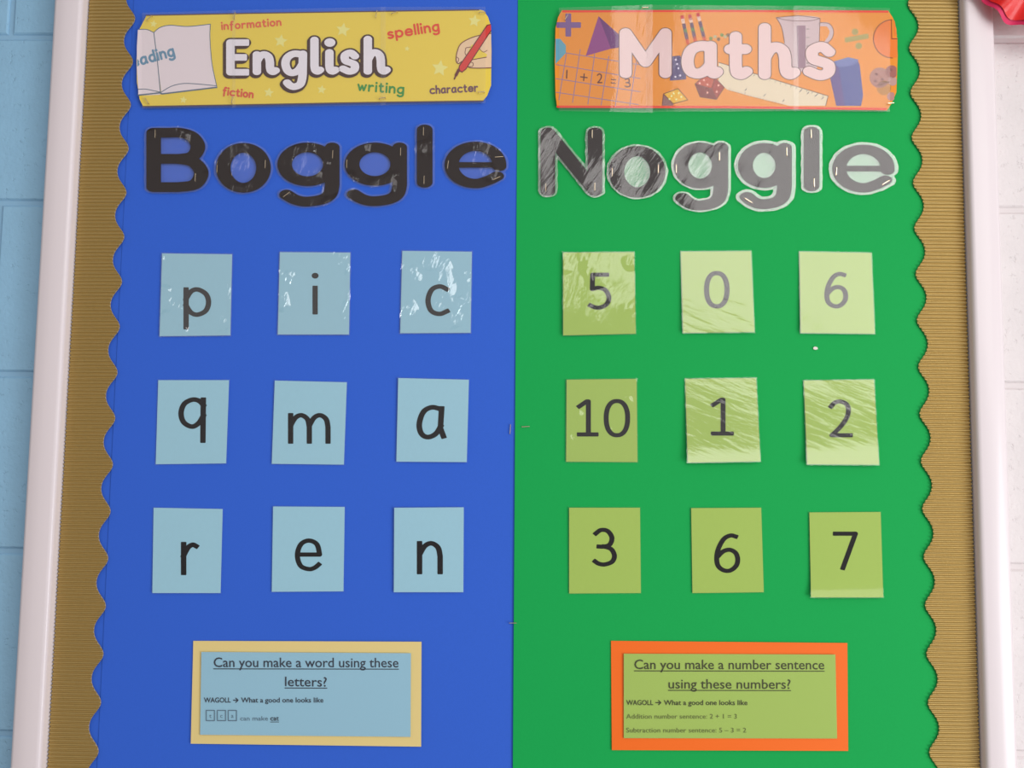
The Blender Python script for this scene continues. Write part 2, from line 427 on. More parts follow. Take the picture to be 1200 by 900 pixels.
BD = .008                                       # face of the pin board
XL, XR, XOL, XOR = -.5935, .5397, -.6313, .5804
BZ0, BZ1 = H-.50, H+.72
V, F = box(-1.85, 0, .003, .10, 0, 2.7)
wl = mk('wall_left', V, F, M_mortb, kind='structure')
V, F = box(0, 1.85, .003, .10, 0, 2.7)
wr = mk('wall_right', V, F, M_mortw, kind='structure')
V, F = box(-2.6, 2.8, -4.0, .10, -.05, 0)
mk('floor', V, F, mat('floor_vinyl', (120, 112, 104), rough=.5, var=.05, vscale=6), kind='structure')
V, F = box(-1.85, 1.85, -.50, .10, 2.36, 2.7)  # unseen slab above the frame, added to shade the top of the board
mk('added_shade_slab', V, F, mat('shade_slab_white', (205, 200, 196), rough=.9), kind='structure')
XJ = P(13, 20, 0).x
bm_cache = {}
def block(parent, x0, x1, z0, z1, m):
    key = (round(x1-x0, 3), round(z1-z0, 3), m.name)
    g = .0035
    if key not in bm_cache:
        V, F = box(-(x1-x0)/2+g, (x1-x0)/2-g, 0, .006, -(z1-z0)/2+g, (z1-z0)/2-g, .0022)
        me = bpy.data.meshes.new('block'); me.from_pydata(V, [], F); me.materials.append(m); bm_cache[key] = me
    o = bpy.data.objects.new('block', bm_cache[key]); COL.objects.link(o); o.parent = parent
    o.location = Vector(((x0+x1)/2, 0, (z0+z1)/2))-Vector(parent['_o'])
for c in range(11):
    z0, z1 = c*.225, min((c+1)*.225, 2.36)
    x = XJ + (.225 if c % 2 == 0 else 0)-.45*6
    while x < 1.85:
        a, b = max(x, -1.85), min(x+.45, 1.85); x += .45
        if b-a < .02: continue
        if a > XOL+.01 and b < XOR-.01 and z0 > BZ0-.03 and z1 < BZ1+.03: continue
        parts = [(a, b)] if (b <= 0 or a >= 0) else [(a, 0), (0, b)]
        for a2, b2 in parts:
            if b2-a2 > .02: block(wl if b2 <= 0.001 else wr, a2, b2, z0, z1, M_bluewall if b2 <= .001 else M_whitewall)

# ------------------------------------------------------------ the display board
M_frame = mat('frame_white_gloss', (238, 227, 230), rough=.35, spec=.4, coat=.2)
bd = thing('display_board', 'large notice board with a broad white frame, split into a blue and a green half', 'notice board', (0, 0, BZ0-.04))
V, F = box(XL-.01, XR+.01, -BD, -.001, BZ0-.01, BZ1+.01)
mk('backboard', V, F, mat('felt_grey', (120, 118, 116), rough=.95), bd)
def sweep(name, prof, a, b, horiz):
    """frame bar: profile (across, depth) swept from a to b with mitred ends; profile x measured from the inner edge outwards"""
    V = []; n = len(prof)
    for end in (0, 1):
        for (u, d) in prof:
            if horiz is None: pass
            V.append(horiz(u, d, end))
    F = [(i, i+1, n+i+1, n+i) for i in range(n-1)]
    return V, F
FT = .028
prof = [(0, BD-.002), (0.0006, BD), (.0014, FT-.0065), (.0022, FT-.003), (.0042, FT-.0008), (.007, FT), (.020, FT+.0008), (.034, FT), (.0372, FT-.0012), (.0385, FT-.005), (.0385, .0)]
def vbar(x, s, name='frame_side'):
    V, F = sweep('', prof, 0, 0, lambda u, d, e: (x+s*u, -d, (BZ0-u) if e == 0 else (BZ1+u)))
    if s > 0: F = [f[::-1] for f in F]
    return mk(name, V, F, M_frame, bd, smooth=True)
vbar(XL, -1); vbar(XR, 1)
for z, s, nm in ((BZ1, 1, 'frame_top'), (BZ0, -1, 'frame_bottom')):
    V, F = sweep('', prof, 0, 0, lambda u, d, e: ((XL-u) if e == 0 else (XR+u), -d, z+s*u))
    if s < 0: F = [f[::-1] for f in F]
    mk(nm, V, F, M_frame, bd, smooth=True)

# backing papers: one fall of blue, a narrow blue offcut beneath it, one fall of green
M_blue = mat('sugar_paper_blue', (54, 104, 218), rough=.75, spec=.25, var=.02, vscale=500, bump=.15, bscale=900, bdist=.0003)
M_green = mat('sugar_paper_green', (16, 172, 82), rough=.75, spec=.25, var=.02, vscale=500, bump=.15, bscale=900, bdist=.0003)
def wavy_sheet(name, xl, xr, d, m, parent=None, seed=0, amp=.0007, **kw):
    rnd = random.Random(seed); nx, nz = 24, 48; V = []; F = []
    ph = [rnd.uniform(0, 6.28) for _ in range(4)]
    for j in range(nz+1):
        z = BZ0+(BZ1-BZ0)*j/nz
        for i in range(nx+1):
            a, b = xl(z), xr(z); x = a+(b-a)*i/nx
            V.append((x, -(d+amp*(1+math.sin(5*x+ph[0])*math.sin(4*z+ph[1])*.5+.5*math.sin(11*x+3*z+ph[2])*math.sin(7*z+ph[3]))), z))
    for j in range(nz):
        for i in range(nx): a = j*(nx+1)+i; F.append((a, a+1, a+nx+2, a+nx+1))
    return mk(name, V, F, m, parent, smooth=True, **kw)
pa, pb = P(607, 0, .01), P(601, 900, .01)
seam = lambda z: pb.x+(pa.x-pb.x)*(z-pb.z)/(pa.z-pb.z)
ca, cb = P(151, 120, .01), P(130, 560, .01)
crease = lambda z: cb.x+(ca.x-cb.x)*(z-cb.z)/(ca.z-cb.z)
bp = thing('backing_paper', 'royal blue backing paper covering the left half of the board', 'paper', (-.3, -BD, BZ0), )
wavy_sheet('paper_sheet', lambda z: crease(z), lambda z: seam(z)+.002, BD+.0008, M_blue, bp, 1)
wavy_sheet('paper_strip', lambda z: XL+.001, lambda z: crease(z)+.012, BD+.0002, M_blue, bp, 1, amp=.0004)
gp = wavy_sheet('backing_paper', lambda z: seam(z), lambda z: XR-.001, BD+.0022, M_green, None, 3, label='bright green backing paper covering the right half of the board', category='paper')

# scalloped corrugated gold borders: real ridges
M_gold = mat('corrugated_gold_card', (192, 166, 106), rough=.40, metal=.55, spec=.4)
M_edge = mat('corrugated_card_edge', (196, 170, 120), rough=.8)
def border(side, label, peaks, amp, d0):
    # peaks: photo points on the crests (towards the middle); outline follows them with one wave per crest
    W = [P(x, y, d0+.003) for x, y in peaks]
    zs = [w_.z for w_ in W]; xs = [w_.x for w_ in W]
    s = 1 if side == 'L' else -1
    n = len(zs)
    per = (zs[0]-zs[-1])/(n-1)
    cx = np.polyfit(zs, xs, 1)
    ks = np.polyfit(zs, range(n), 2)
    PIT = .0047; V = []; F = []; top = BZ1-.001; bot = BZ0+.001
    rows = int((top-bot)/PIT*8); cols = 5
    outer = XL+.0008 if side == 'L' else XR-.0008
    for j in range(rows+1):
        z = top-(top-bot)*j/rows
        ph = np.polyval(ks, z)*2*math.pi
        wv = math.cos(ph)+.10*math.cos(2*ph)          # crests slightly sharper than hollows
        edge = np.polyval(cx, z)-s*amp*(1-wv)*1.0
        y = .0016*math.sin(2*math.pi*(top-z)/PIT)
        curl = 0
        for i in range(cols+1):
            t = i/cols; x = outer+(edge-outer)*t
            V.append((x, -(d0+.0014+y+.0006*t), z))
        V.append((edge, -(d0+.0014+y+.0006), z)); V.append((edge, -(d0+.0004), z))
    m_ = cols+3
    for j in range(rows):
        for i in list(range(cols))+[cols+1]:
            a = j*m_+i; f = (a, a+m_, a+m_+1, a+1)
            F.append(f if s > 0 else f[::-1])
    o = mk('scalloped_border', V, F, M_gold, None, smooth=True, label=label, category='border', group='corrugated gold borders')
    o.data.materials.append(M_edge)
    for k, p_ in enumerate(o.data.polygons):
        if k % (cols+1) == cols: p_.material_index = 1; p_.use_smooth = False
border('L', 'scalloped gold corrugated card border down the left edge, beside the blue paper',
       [(157.5, 22), (155, 73), (152, 123), (149.5, 172), (146.5, 224), (144, 275), (141, 329), (138, 382), (135.5, 437), (133, 491), (130, 546), (127.5, 602), (125, 655), (122.5, 711), (119.5, 767), (117.5, 823), (115, 880)], .0066, BD+.0024)
border('R', 'scalloped gold corrugated card border down the right edge, beside the green paper',
       [(1065, 2), (1066.5, 55), (1068, 108), (1070, 162), (1071.5, 215), (1073, 268), (1074.5, 321), (1076.5, 375), (1078, 430), (1079.5, 485), (1081, 540), (1082.5, 596), (1084, 652), (1085.5, 708), (1087, 765), (1088.5, 825), (1090, 885)], .0062, BD+.0040)

# ------------------------------------------------------------ staples
M_steel = mat('staple_steel', (215, 200, 175), rough=.25, metal=1)
def staple(px, py, L, ang, d, parent=None, **kw):
    """wire crown with two legs going into the board; ang 0 = upright"""
    c = P(px, py, d); h = L/900/2; w_ = .0008
    ux, uz = math.sin(ang), math.cos(ang); vx, vz = uz, -ux
    V = []; F = []
    def bar(a, b, c_, d_, y0, y1):
        k = len(V)
        for (s, t) in ((a, c_), (b, c_), (b, d_), (a, d_)):
            for y in (y0, y1): V.append((c.x+ux*t+vx*s, c.y+y, c.z+uz*t+vz*s))
        F.extend([(k, k+2, k+4, k+6), (k+1, k+7, k+5, k+3), (k, k+1, k+3, k+2), (k+2, k+3, k+5, k+4), (k+4, k+5, k+7, k+6), (k+6, k+7, k+1, k)])
    bar(-w_/2, w_/2, -h, h, -.0009, -.0002)
    bar(-w_/2, w_/2, -h, -h+w_, -.0002, .003)
    bar(-w_/2, w_/2, h-w_, h, -.0002, .003)
    return mk('staple', V, F, M_steel, parent, **kw)

# ------------------------------------------------------------ banners
SL = .00007
def colmat(rgb, rough=.55): return mat('print_%d_%d_%d' % rgb, tuple(min(245, c*1.07) for c in rgb), rough=rough, spec=.3)
class Layers:
    def __init__(s, base): s.d = base
    def up(s, n=1): s.d += SL*n; return s.d
def sheet_piece(name, pts, d, m, parent, extra_tilt, n=10):
    """film panel, gridded strip between x limits following the outline top and bottom"""
    (x0, t0, b0), (x1, t1, b1) = pts
    q = [(x0, t0), (x1, t1), (x1, b1), (x0, b0)]
    return quad_sheet(name, q, lambda u, v: d+extra_tilt(u, v), m, parent, nu=n, nv=4, thick=0)

F_ban = film_mat('banner_film', haze=.05, refl=.8, big=.0006, fine=.00012, ang=.1)
F_banR = film_mat('banner_film_creased', haze=.06, refl=1.0, big=.0010, fine=.0004, ang=.12)

def star(cx, cy_, r, rot=0):
    return [(cx+(r if k % 2 == 0 else r*.48)*math.sin(rot+k*math.pi/5), cy_-(r if k % 2 == 0 else r*.48)*math.cos(rot+k*math.pi/5)) for k in range(10)]
def circle(cx, cy_, r, n=20, ry=None):
    ry = ry or r
    return [(cx+r*math.cos(2*math.pi*k/n), cy_+ry*math.sin(2*math.pi*k/n)) for k in range(n)]
def inpoly_clip(x_lo=None, x_hi=None):
    def f(X, Y):
        D = np.full(X.shape, -1e3)
        if x_lo is not None: D = np.maximum(D, x_lo-X)
        if x_hi is not None: D = np.maximum(D, X-x_hi)
        return D
    return f
dark = colmat((62, 38, 34)); pinkwhite = colmat((232, 214, 216))

# English
bE = thing('subject_banner', 'yellow laminated banner reading English, with an open book and a hand holding a pen', 'banner', P(368, 125, BD+.004))
outE = [(172, 17.5), (300, 15), (430, 13), (560, 11), (567, 12.5), (572, 20), (575.2, 30), (576, 60), (575.5, 100), (571, 112), (565.5, 118.8), (430, 120.5), (300, 123), (168, 125.3), (163.5, 116), (160.5, 96), (160, 70), (161.5, 45), (163.5, 34)]
dE = BD+.0062
poly('banner_card', outE, dE-.0006, colmat((230, 202, 78)), bE, thick=.0006)
Ly = Layers(dE)
ink('printed_edge', [([(171, 18), (300, 15.5), (430, 13.5), (561, 11.6)], .7), ([(167.5, 124.8), (300, 122.5), (430, 120), (566, 118.3)], .7)], Ly.up(), colmat((92, 72, 78)), bE)
stc = colmat((242, 220, 134)); d = Ly.up()
for s in ((402, 35, 8.5), (556, 24.5, 7.5), (515.5, 80, 10), (377, 105, 5.5), (477, 57, 3.2), (180, 28, 4.5), (329, 48, 8), (315, 108.5, 6), (215, 117, 4.5)):
    poly('printed_star', star(s[0], s[1], s[2], .15), d, stc, bE)
page = colmat((226, 212, 216)); d = Ly.up()
poly('printed_page_edge', [(162, 104), (170, 104.5), (180, 106.5), (188, 109), (200, 100), (216, 97.5), (236, 98.5), (254, 100), (254.5, 102.5), (220, 106), (190, 109.5), (187, 111), (162, 112)], d, colmat((226, 212, 216)), bE)
d = Ly.up()
poly('printed_page', [(161.6, 35)]+sp_((162.5, 34.5), (172, 34.6), (180, 38))+[(184, 70), (188, 107)]+sp_((188, 107.5), (178, 105.8), (170, 104.4), (162, 104.6)) + [(160.4, 80), (160.4, 55)], d, page, bE)
poly('printed_page', sp_((180.3, 38), (188, 32), (200, 29.6), (220, 31), (246.5, 28.3))+sp_((246.5, 45), (248.5, 75), (254, 100.5))+sp_((253, 100.2), (236, 98.8), (216, 97.8), (201, 101), (189, 108)), d, page, bE)
d = Ly.up()
ink('printed_outline', [(sp_((162.5, 34.5), (172, 34.6), (180, 38)), .45), ([(180.2, 38), (184.5, 72), (188, 108)], .5), (sp_((180.3, 38), (188, 32), (200, 29.6), (220, 31), (246.5, 28.3)), .45),
    (sp_((246.5, 28.3), (246, 45), (248.5, 75), (254, 101)), .45), (sp_((189, 108), (201, 101), (216, 97.8), (236, 98.8), (253, 100.5)), .45), (sp_((162, 104.6), (170, 104.4), (178, 105.8), (188, 108)), .45),
    ([(162, 111.5), (187, 108.8), (190, 110), (254, 102.3)], .8)], d, colmat((96, 112, 128)), bE, clip=inpoly_clip(x_lo=161))
d = Ly.up()
ink('printed_word', word('eading', (154.5, 78.5), (205.5, 64.5), 7.6, 1.35), d, colmat((104, 142, 168)), bE, st=.25, clip=inpoly_clip(x_lo=161))
red = colmat((222, 98, 70))
ink('printed_word', word('information', (259.5, 34.5), (330, 29.5), 5.2, .9), d, red, bE, st=.22)
ink('printed_word', word('fiction', (260.5, 110.5), (297, 114.5), 5.2, 1.0), d, colmat((214, 84, 62)), bE, st=.22)
ink('printed_word', word('spelling', (454.5, 45), (515.5, 35.5), 7, 1.15), d, colmat((222, 72, 50)), bE, st=.22)
ink('printed_word', word('writing', (418.5, 105.5), (473.5, 109.5), 6.6, 1.1), d, colmat((62, 142, 66)), bE, st=.22)
ink('printed_word', word('character', (503.5, 109.6), (560.5, 106.6), 5.4, .92), d, colmat((112, 74, 88)), bE, st=.22)
# hand and pen
skin = colmat((240, 196, 160)); d = Ly.up()
hand = [(575.6, 39), (566, 40.3), (556, 43), (547, 46.2), (540, 51), (536.2, 59), (534.6, 70), (536.2, 74), (539, 74.6), (543, 70), (546.5, 72.5), (548, 78), (552, 79.6), (564, 79.8), (575.8, 79)]
poly('printed_hand', hand, d, skin, bE)
d = Ly.up(); poly('printed_gap', [(553, 52), (560, 56), (571, 64), (569, 67.5), (556, 69), (549, 70.5), (546, 66)], d, colmat((230, 202, 78)), bE)
d = Ly.up()
ink('printed_outline', [(sp_((575.5, 39), (556, 43), (541, 50.5), (536, 60), (534.5, 70), (537, 74.5), (541, 72)), .5), (sp_((575.5, 79.4), (560, 79.8), (550, 79), (547, 75), (549, 71.5), (556, 69.5), (570, 67)), .5),
    (sp_((546, 56), (545, 62), (547, 66)), .4), ([(546, 56), (552, 55)], .4), (sp_((535.5, 67), (537.5, 69), (536.8, 72.5)), .4), (sp_((549, 73), (554, 73.5), (554, 77.5), (549.5, 78)), .4), (sp_((561, 56), (566, 61), (571, 59)), .35)], d, colmat((120, 70, 60)), bE, st=.25)
d = Ly.up()
poly('printed_pen', [(571, 29.5), (575.2, 28.5), (575.6, 35.5), (546, 81), (541, 84.5), (537.5, 82), (538.5, 77)], d, colmat((210, 62, 56)), bE)
d = Ly.up()
ink('printed_outline', [([(575, 28.6), (571, 29.5), (538.5, 77), (537.5, 82), (541.5, 84.5), (546, 81), (575.3, 36)], .5), ([(537.5, 82), (534.5, 88)], 1.7), ([(534.5, 88), (532.5, 92.5)], .8)], d, colmat((104, 42, 44)), bE, st=.25)
# big word
boxes = [('E', 265, 46, 292, 88.5), ('n~', 296, 60, 328, 88), ('g~', 329.5, 59, 360, 105.5), ('l~', 363.5, 43, 380, 87.5), ('i~', 381, 46, 398, 87.5), ('s~', 397, 58, 421, 87.5), ('h~', 426, 42, 458, 87.5)]
st_all = [s for b in boxes for s in fit(b[0], b[1:], 5.0, 1.3)]
sh = [([(x+a, y+b) for x, y in s], r+2.3) for a, b in ((0, 0), (-1.4, 2.4)) for s, r in st_all]
ink('printed_shadow', sh, Ly.up(), colmat((66, 38, 34)), bE, st=.45, k=1.3)
d = Ly.up()
for b in boxes: ink('printed_letter', fit(b[0], b[1:], 5.0, 1.3), d, colmat((236, 222, 230)), bE, k=1.3, st=.4, flat=(b[0] == 'E'))
ff = .0007
sheet_piece('laminate_film', ((166.5, 15, 127.5), (276, 12, 126)), Ly.d+ff, F_ban, bE, lambda u, v: .0012*math.sin(u*3.1))
sheet_piece('laminate_film', ((272, 12, 126), (452, 8, 123.5)), Ly.d+ff+.0009, F_ban, bE, lambda u, v: .0016*math.sin(u*3.1))
sheet_piece('laminate_film', ((446, 8, 123.5), (569, 8, 121)), Ly.d+ff+.0002, F_ban, bE, lambda u, v: .0010*math.sin(u*3.1))
for x, y, a in ((175, 21, .8), (441, 16, .15), (462, 15, 1.2), (565, 14.5, 1.5), (448, 115, 1.4), (564, 108, 1.5), (275, 18, .1), (272, 117, .1), (172, 118, -.6)):
    staple(x, y, 8, a, Ly.d+ff+.0022, bE)

# Maths
bM = thing('subject_banner', 'orange laminated banner reading Maths, with dice, ruler and measuring jug', 'banner', P(850, 126, BD+.005))
outM = [(658.5, 12), (850, 12), (1041, 12.5), (1046.5, 21), (1050.5, 34), (1052, 65), (1050.5, 108), (1045, 121), (1039.5, 129.3), (850, 127), (653, 126.3), (651, 112), (650, 70), (651, 33), (654, 20)]
dM = BD+.0072
poly('banner_card', outM, dM-.0006, colmat((236, 142, 42)), bM, thick=.0006)
Ly = Layers(dM)
ink('printed_edge', [([(660, 13.3), (850, 12.8), (1040, 13.6)], 1.3), ([(653.5, 125), (850, 125.4), (1038, 127.8)], 1.3)], Ly.up(), colmat((232, 62, 34)), bM)
d = Ly.up(); cM = inpoly_clip(x_lo=651.3)
violet = colmat((150, 120, 150))
ink('printed_squared_paper', [([(664, 62), (655, 117)], .45), ([(680, 58), (671, 120)], .45), ([(697, 63), (689, 122)], .45), ([(713.5, 66), (704.5, 123)], .45), ([(729, 68), (721, 124)], .45), ([(746, 70), (738, 124)], .45),
    ([(651, 60), (750, 76)], .45), ([(651, 75.5), (750, 92)], .45), ([(651, 92), (750, 107.5)], .45), ([(651, 108), (748, 122.5)], .45)], d, violet, bM, clip=cM)
d = Ly.up()
ink('printed_sum', [([(664.5, 82.5), (664, 91.5)], .7)]+[([(680.5, 90), (688, 91)], .7), ([(684.6, 86.7), (684, 94.3)], .7)]+fit('2', (699.5, 86, 706, 97.5), .7)+[([(716.5, 93), (721.5, 93.6)], .6), ([(716.2, 97), (721, 97.6)], .6)]+fit('3', (732, 91.5, 739, 102.5), .7), d, colmat((96, 48, 44)), bM, st=.25)
pur = colmat((122, 88, 142)); purd = colmat((74, 52, 96))
ink('printed_plus_sign', [([(655.5, 29.3), (677.5, 29.3)], 3.3), ([(666, 19), (666, 39.5)], 3.3)], d, pur, bM, flat=True, clip=cM)
poly('printed_hexagon', [(651, 45.5), (656.5, 45.5), (663, 53), (663.2, 62), (651, 75)], d, colmat((96, 160, 182)), bM)
poly('printed_pyramid', [(701.5, 19), (686.5, 65.5), (716, 57)], d, colmat((142, 66, 130)), bM)
poly('printed_pyramid', [(701.5, 19), (716, 57), (726.5, 55.5), (726.5, 41.5)], d, colmat((106, 46, 112)), bM)
# pencils
for x0, y0, x1, y1 in ((799.5, 20, 806, 50), (808.5, 19, 815, 49), (818, 17, 826, 48)):
    cs = [((206, 52, 46), 0, .09), ((240, 190, 170), .13, .18), ((104, 70, 96), .32, .46), ((98, 142, 70), .52, .58), ((112, 74, 96), .62, .80), ((214, 84, 40), .86, 1.0)]
    for c, a, b in cs:
        ink('printed_pencil', [([(x0+(x1-x0)*a, y0+(y1-y0)*a), (x0+(x1-x0)*b, y0+(y1-y0)*b)], 2.0)], d, colmat(c), bM, flat=True)
for k, (x, y) in enumerate(((833, 45), (838, 43), (842, 46), (846, 41), (850, 43), (853, 41), (856, 44))):
    poly('printed_counter', circle(x, y, 2.1, 10), d, colmat(((120, 140, 60), (190, 170, 120), (130, 90, 50))[k % 3]), bM)
# dice
poly('printed_die', [(788, 66), (797, 65), (804, 84), (804, 93), (785, 94.5)], d, colmat((92, 76, 118)), bM)
poly('printed_die', [(825, 89), (838, 91), (834, 104), (814.5, 98.5)], d, colmat((190, 78, 48)), bM)
poly('printed_die', [(838, 91), (848.8, 102.5), (839.5, 116.5), (834, 104)], d, colmat((164, 58, 42)), bM)
poly('printed_die', [(814.5, 98.5), (834, 104), (839.5, 116.5), (820.5, 113.5)], d, colmat((130, 46, 36)), bM)
poly('printed_die', [(777.5, 110), (794.5, 103.8), (806, 117), (789, 121.5)], d, colmat((242, 176, 44)), bM)
poly('printed_die', [(777.5, 110), (789, 121.5), (789, 123.8), (776, 123.8)], d, colmat((142, 100, 96)), bM)
# ruler, jug, prism, divide, pie, coins
rul = colmat((226, 208, 178))
poly('printed_ruler', [(842, 73), (880, 85), (970.5, 112.5), (967.5, 124), (925, 124), (880, 113), (852, 105), (842, 96)], d, rul, bM)
jug = colmat((202, 176, 178))
poly('printed_jug', [(909.5, 20)]+[(x, y) for x, y in arc(936.5, 21.5, 24.5, 3.2, 180, 360, 12)]+[(960, 50), (957, 84), (921, 84), (919, 48), (916, 32)], d, jug, bM)
ink('printed_jug_handle', [(sp_((961, 28.5), (970, 29), (974.5, 36), (973, 43), (968, 50)), 2.4)], d, jug, bM)
poly('printed_prism', [(977, 72), (1005, 71), (1007.5, 76), (1011.5, 112), (1009, 124), (980, 124)], d, colmat((84, 88, 150)), bM)
ink('printed_divide_sign', [([(993, 46.6), (1015, 42.6)], 2.9), ([(1002, 37.3)], 3.8), ([(1006.3, 53.8)], 3.8)], d, colmat((168, 150, 76)), bM, flat=True)
pie = [(x, y) for x, y in arc(1046, 45.5, 22.5, 22.5, 90, 268, 20)]
poly('printed_pie', pie+[(1046, 44), (1051.6, 44), (1051.6, 67)], d, colmat((242, 122, 44)), bM)
poly('printed_pie', [(1047, 22.5), (1047.6, 42), (1051.2, 42), (1050, 34), (1048.5, 25)], d, colmat((242, 122, 44)), bM)
d = Ly.up()
poly('printed_prism', [(977, 72), (994, 67), (1006.5, 70), (1001, 76), (983, 79)], d, colmat((110, 118, 172)), bM)
poly('printed_prism', [(977, 76), (983, 79), (990, 124), (980, 124), (973, 92)], d, colmat((96, 72, 134)), bM)
poly('printed_jug_scale', [(933.5, 30), (944, 30), (944, 80), (935, 80)], d, colmat((150, 112, 128)), bM)
for x, y, r, c in ((1031, 91, 12, (176, 124, 112)), (1045, 84, 7.5, (160, 100, 92)), (1036, 103, 8.5, (188, 128, 54)), (1046, 95, 5.5, (186, 146, 138)), (1044.5, 113, 5, (180, 130, 124))):
    poly('printed_coin', [(min(x_, 1050.6 if y_ < 108 else 1048), y_) for x_, y_ in circle(x, y, r)], d, colmat(c), bM)
d = Ly.up()
ticks = []
for k in range(26):
    x = 855+k*3.6; y = 106.6+(x-855)*.272
    if y < 124: ticks.append(([(x, y-(3.2 if k % 5 == 0 else 1.8)), (x-.3, y)], .25))
for k in range(14):
    x = 884+k*6.2; y = 87.6+(x-884)*.292
    ticks.append(([(x, y), (x-.8, y+1.8)], .3))
for k in range(9): ticks.append(([(945, 34+5*k), (945-5+(k % 2)*-3+8, 34+5*k)], .4))
for x, y in ((874, 105), (896, 111.5), (918, 118), (938, 106.5), (947, 109), (956, 112), (964, 115)): ticks.append(([(x-1, y+1), (x+1, y-1)], .45))
ink('printed_scale_marks', ticks, d, colmat((120, 100, 92)), bM, st=.22, minarea=.1, kind='stuff')
ink('printed_outline', [([(909.5, 20.5), (936, 18.2), (961, 21.5), (960, 50)], .35), (sp_((909.5, 20.5), (925, 24), (948, 24.5), (961, 21.5)), .3), (sp_((909.5, 20.5), (916, 32), (919.5, 50)), .35),
    (sp_((961, 26.5), (972, 28), (976.8, 36), (975, 45), (970, 50)), .35), (pie, .4), ([(1044.8, 23), (1045, 45.5), (1052, 45.5)], .4), ([(777.5, 110), (794.5, 103.8), (806, 117), (789, 121.5), (777.5, 110), (776, 123.5)], .4),
    ([(825, 89), (814.5, 98.5), (820.5, 113.5), (839.5, 116.5), (848.8, 102.5), (838, 91), (834, 104), (839.5, 116.5)], .4), ([(834, 104), (814.5, 98.5)], .4), ([(825, 89), (838, 91)], .4), ([(842, 73), (880, 85), (970.5, 112.5), (967.5, 124)], .35)], d, colmat((112, 58, 48)), bM, st=.25)
d = Ly.up()
for x, y in ((791, 109.5), (788.5, 112.5), (797, 109), (800, 113.5), (794, 116.5), (786, 116)): poly('printed_spot', circle(x-1.5, y, 1.2, 8), d, colmat((252, 226, 150)), bM)
for x, y in ((820, 97.5), (829, 99), (825, 94), (842, 100), (840, 107.5), (829, 108.5)): poly('printed_spot', circle(x, y, 1.3, 8), d, colmat((236, 170, 150)), bM)
for x, y in ((792, 70), (793.5, 75), (795, 80), (791.5, 90), (797, 88.5)): poly('printed_spot', circle(x, y, 1.3, 8), d, colmat((208, 196, 216)), bM)
for x, y in ((1027, 87), (1034, 93), (1026, 95), (1044, 82)): poly('printed_spot', circle(x, y, 1.8, 8), d, colmat((138, 88, 84)), bM)
boxes = [('M', 726, 33, 787, 91.5), ('a~', 798.5, 48, 847.5, 92), ('t~', 848.5, 37, 882, 93), ('h~', 889, 27, 938, 93), ('s~', 941, 49, 979, 94)]
allm = [s for b in boxes for s in fit(b[0], b[1:], 7.2, 1.25)]
ink('printed_outline', allm, Ly.up(), colmat((104, 64, 60)), bM, st=.4, grow=.9, k=1.25)
d = Ly.up()
for b in boxes: ink('printed_letter', fit(b[0], b[1:], 7.2, 1.25), d, colmat((234, 198, 196)), bM, st=.4, k=1.25)
sheet_piece('laminate_film', ((655, 9, 130), (765, 5.5, 132)), Ly.d+ff, F_banR, bM, lambda u, v: .0030*math.sin(u*3.1)+.0005*math.sin(u*14))
sheet_piece('laminate_film', ((757, 5.5, 131), (936, 7, 130)), Ly.d+ff+.0009, F_ban, bM, lambda u, v: .0016*math.sin(u*3.1))
sheet_piece('laminate_film', ((930, 6.5, 130), (1043, 9.5, 131)), Ly.d+ff+.0002, F_ban, bM, lambda u, v: .0012*math.sin(u*3.1))
for x, y, a in ((664, 20, .5), (1044, 121, 1.5), (756, 9, 1.5)):
    staple(x, y, 7, a, Ly.d+ff+.0022, bM)

# ------------------------------------------------------------ title letters
M_black = mat('black_card', (30, 15, 12), rough=.6, spec=.3)
F_bog = film_mat('title_film', haze=.012, refl=.9, big=.0014, fine=.00012, bs=18, ang=.3, rough=.06, crk=.006, thr=.53)
F_back = film_mat('pouch_back', haze=.05, refl=.8, big=.0006, fine=.0002)
F_backn = film_mat('pouch_back_creased', haze=.25, refl=2.0, big=.002, fine=.0006, bs=20)
F_nog = film_mat('title_film_creased', haze=.03, refl=1.5, big=.0075, fine=.0006, bs=15, ang=.6, rough=.10)
def title(ch, bx, r, d, film, grow, label, group, sts, wob=0):
    x0, y0, x1, y1 = bx
    t = thing('title_letter', label, 'letter', P((x0+x1)/2, y1, d), group)
    k = 1.5
    S = fit(ch, bx, r, k)
    ink('letter_face', S, d+.0008, M_black, t, st=.6, thick=.0005, tol=.04, k=k)
    X, Y, gx, gy = grid(S, grow+2, 1.0)
    D = sdf(S, X, Y)-grow+wob*np.sin(X*.31+gx)*np.sin(Y*.27+gy)
    # gridded film so that it can belly: clip a fine lattice to the outline
    shape('laminate_back', D, gx, gy, 1.0, d+.0006, F_back if film is F_bog else F_backn, t, fill=True, tol=.08, k=k)
    shape('laminate_film', D, gx, gy, 1.0, d+.0019, film, t, fill=True, tol=.08, k=k)
    for x, y, a in sts: staple(x, y, 9.5, a, d+.0022, t)
    return t
dB = BD+.0035
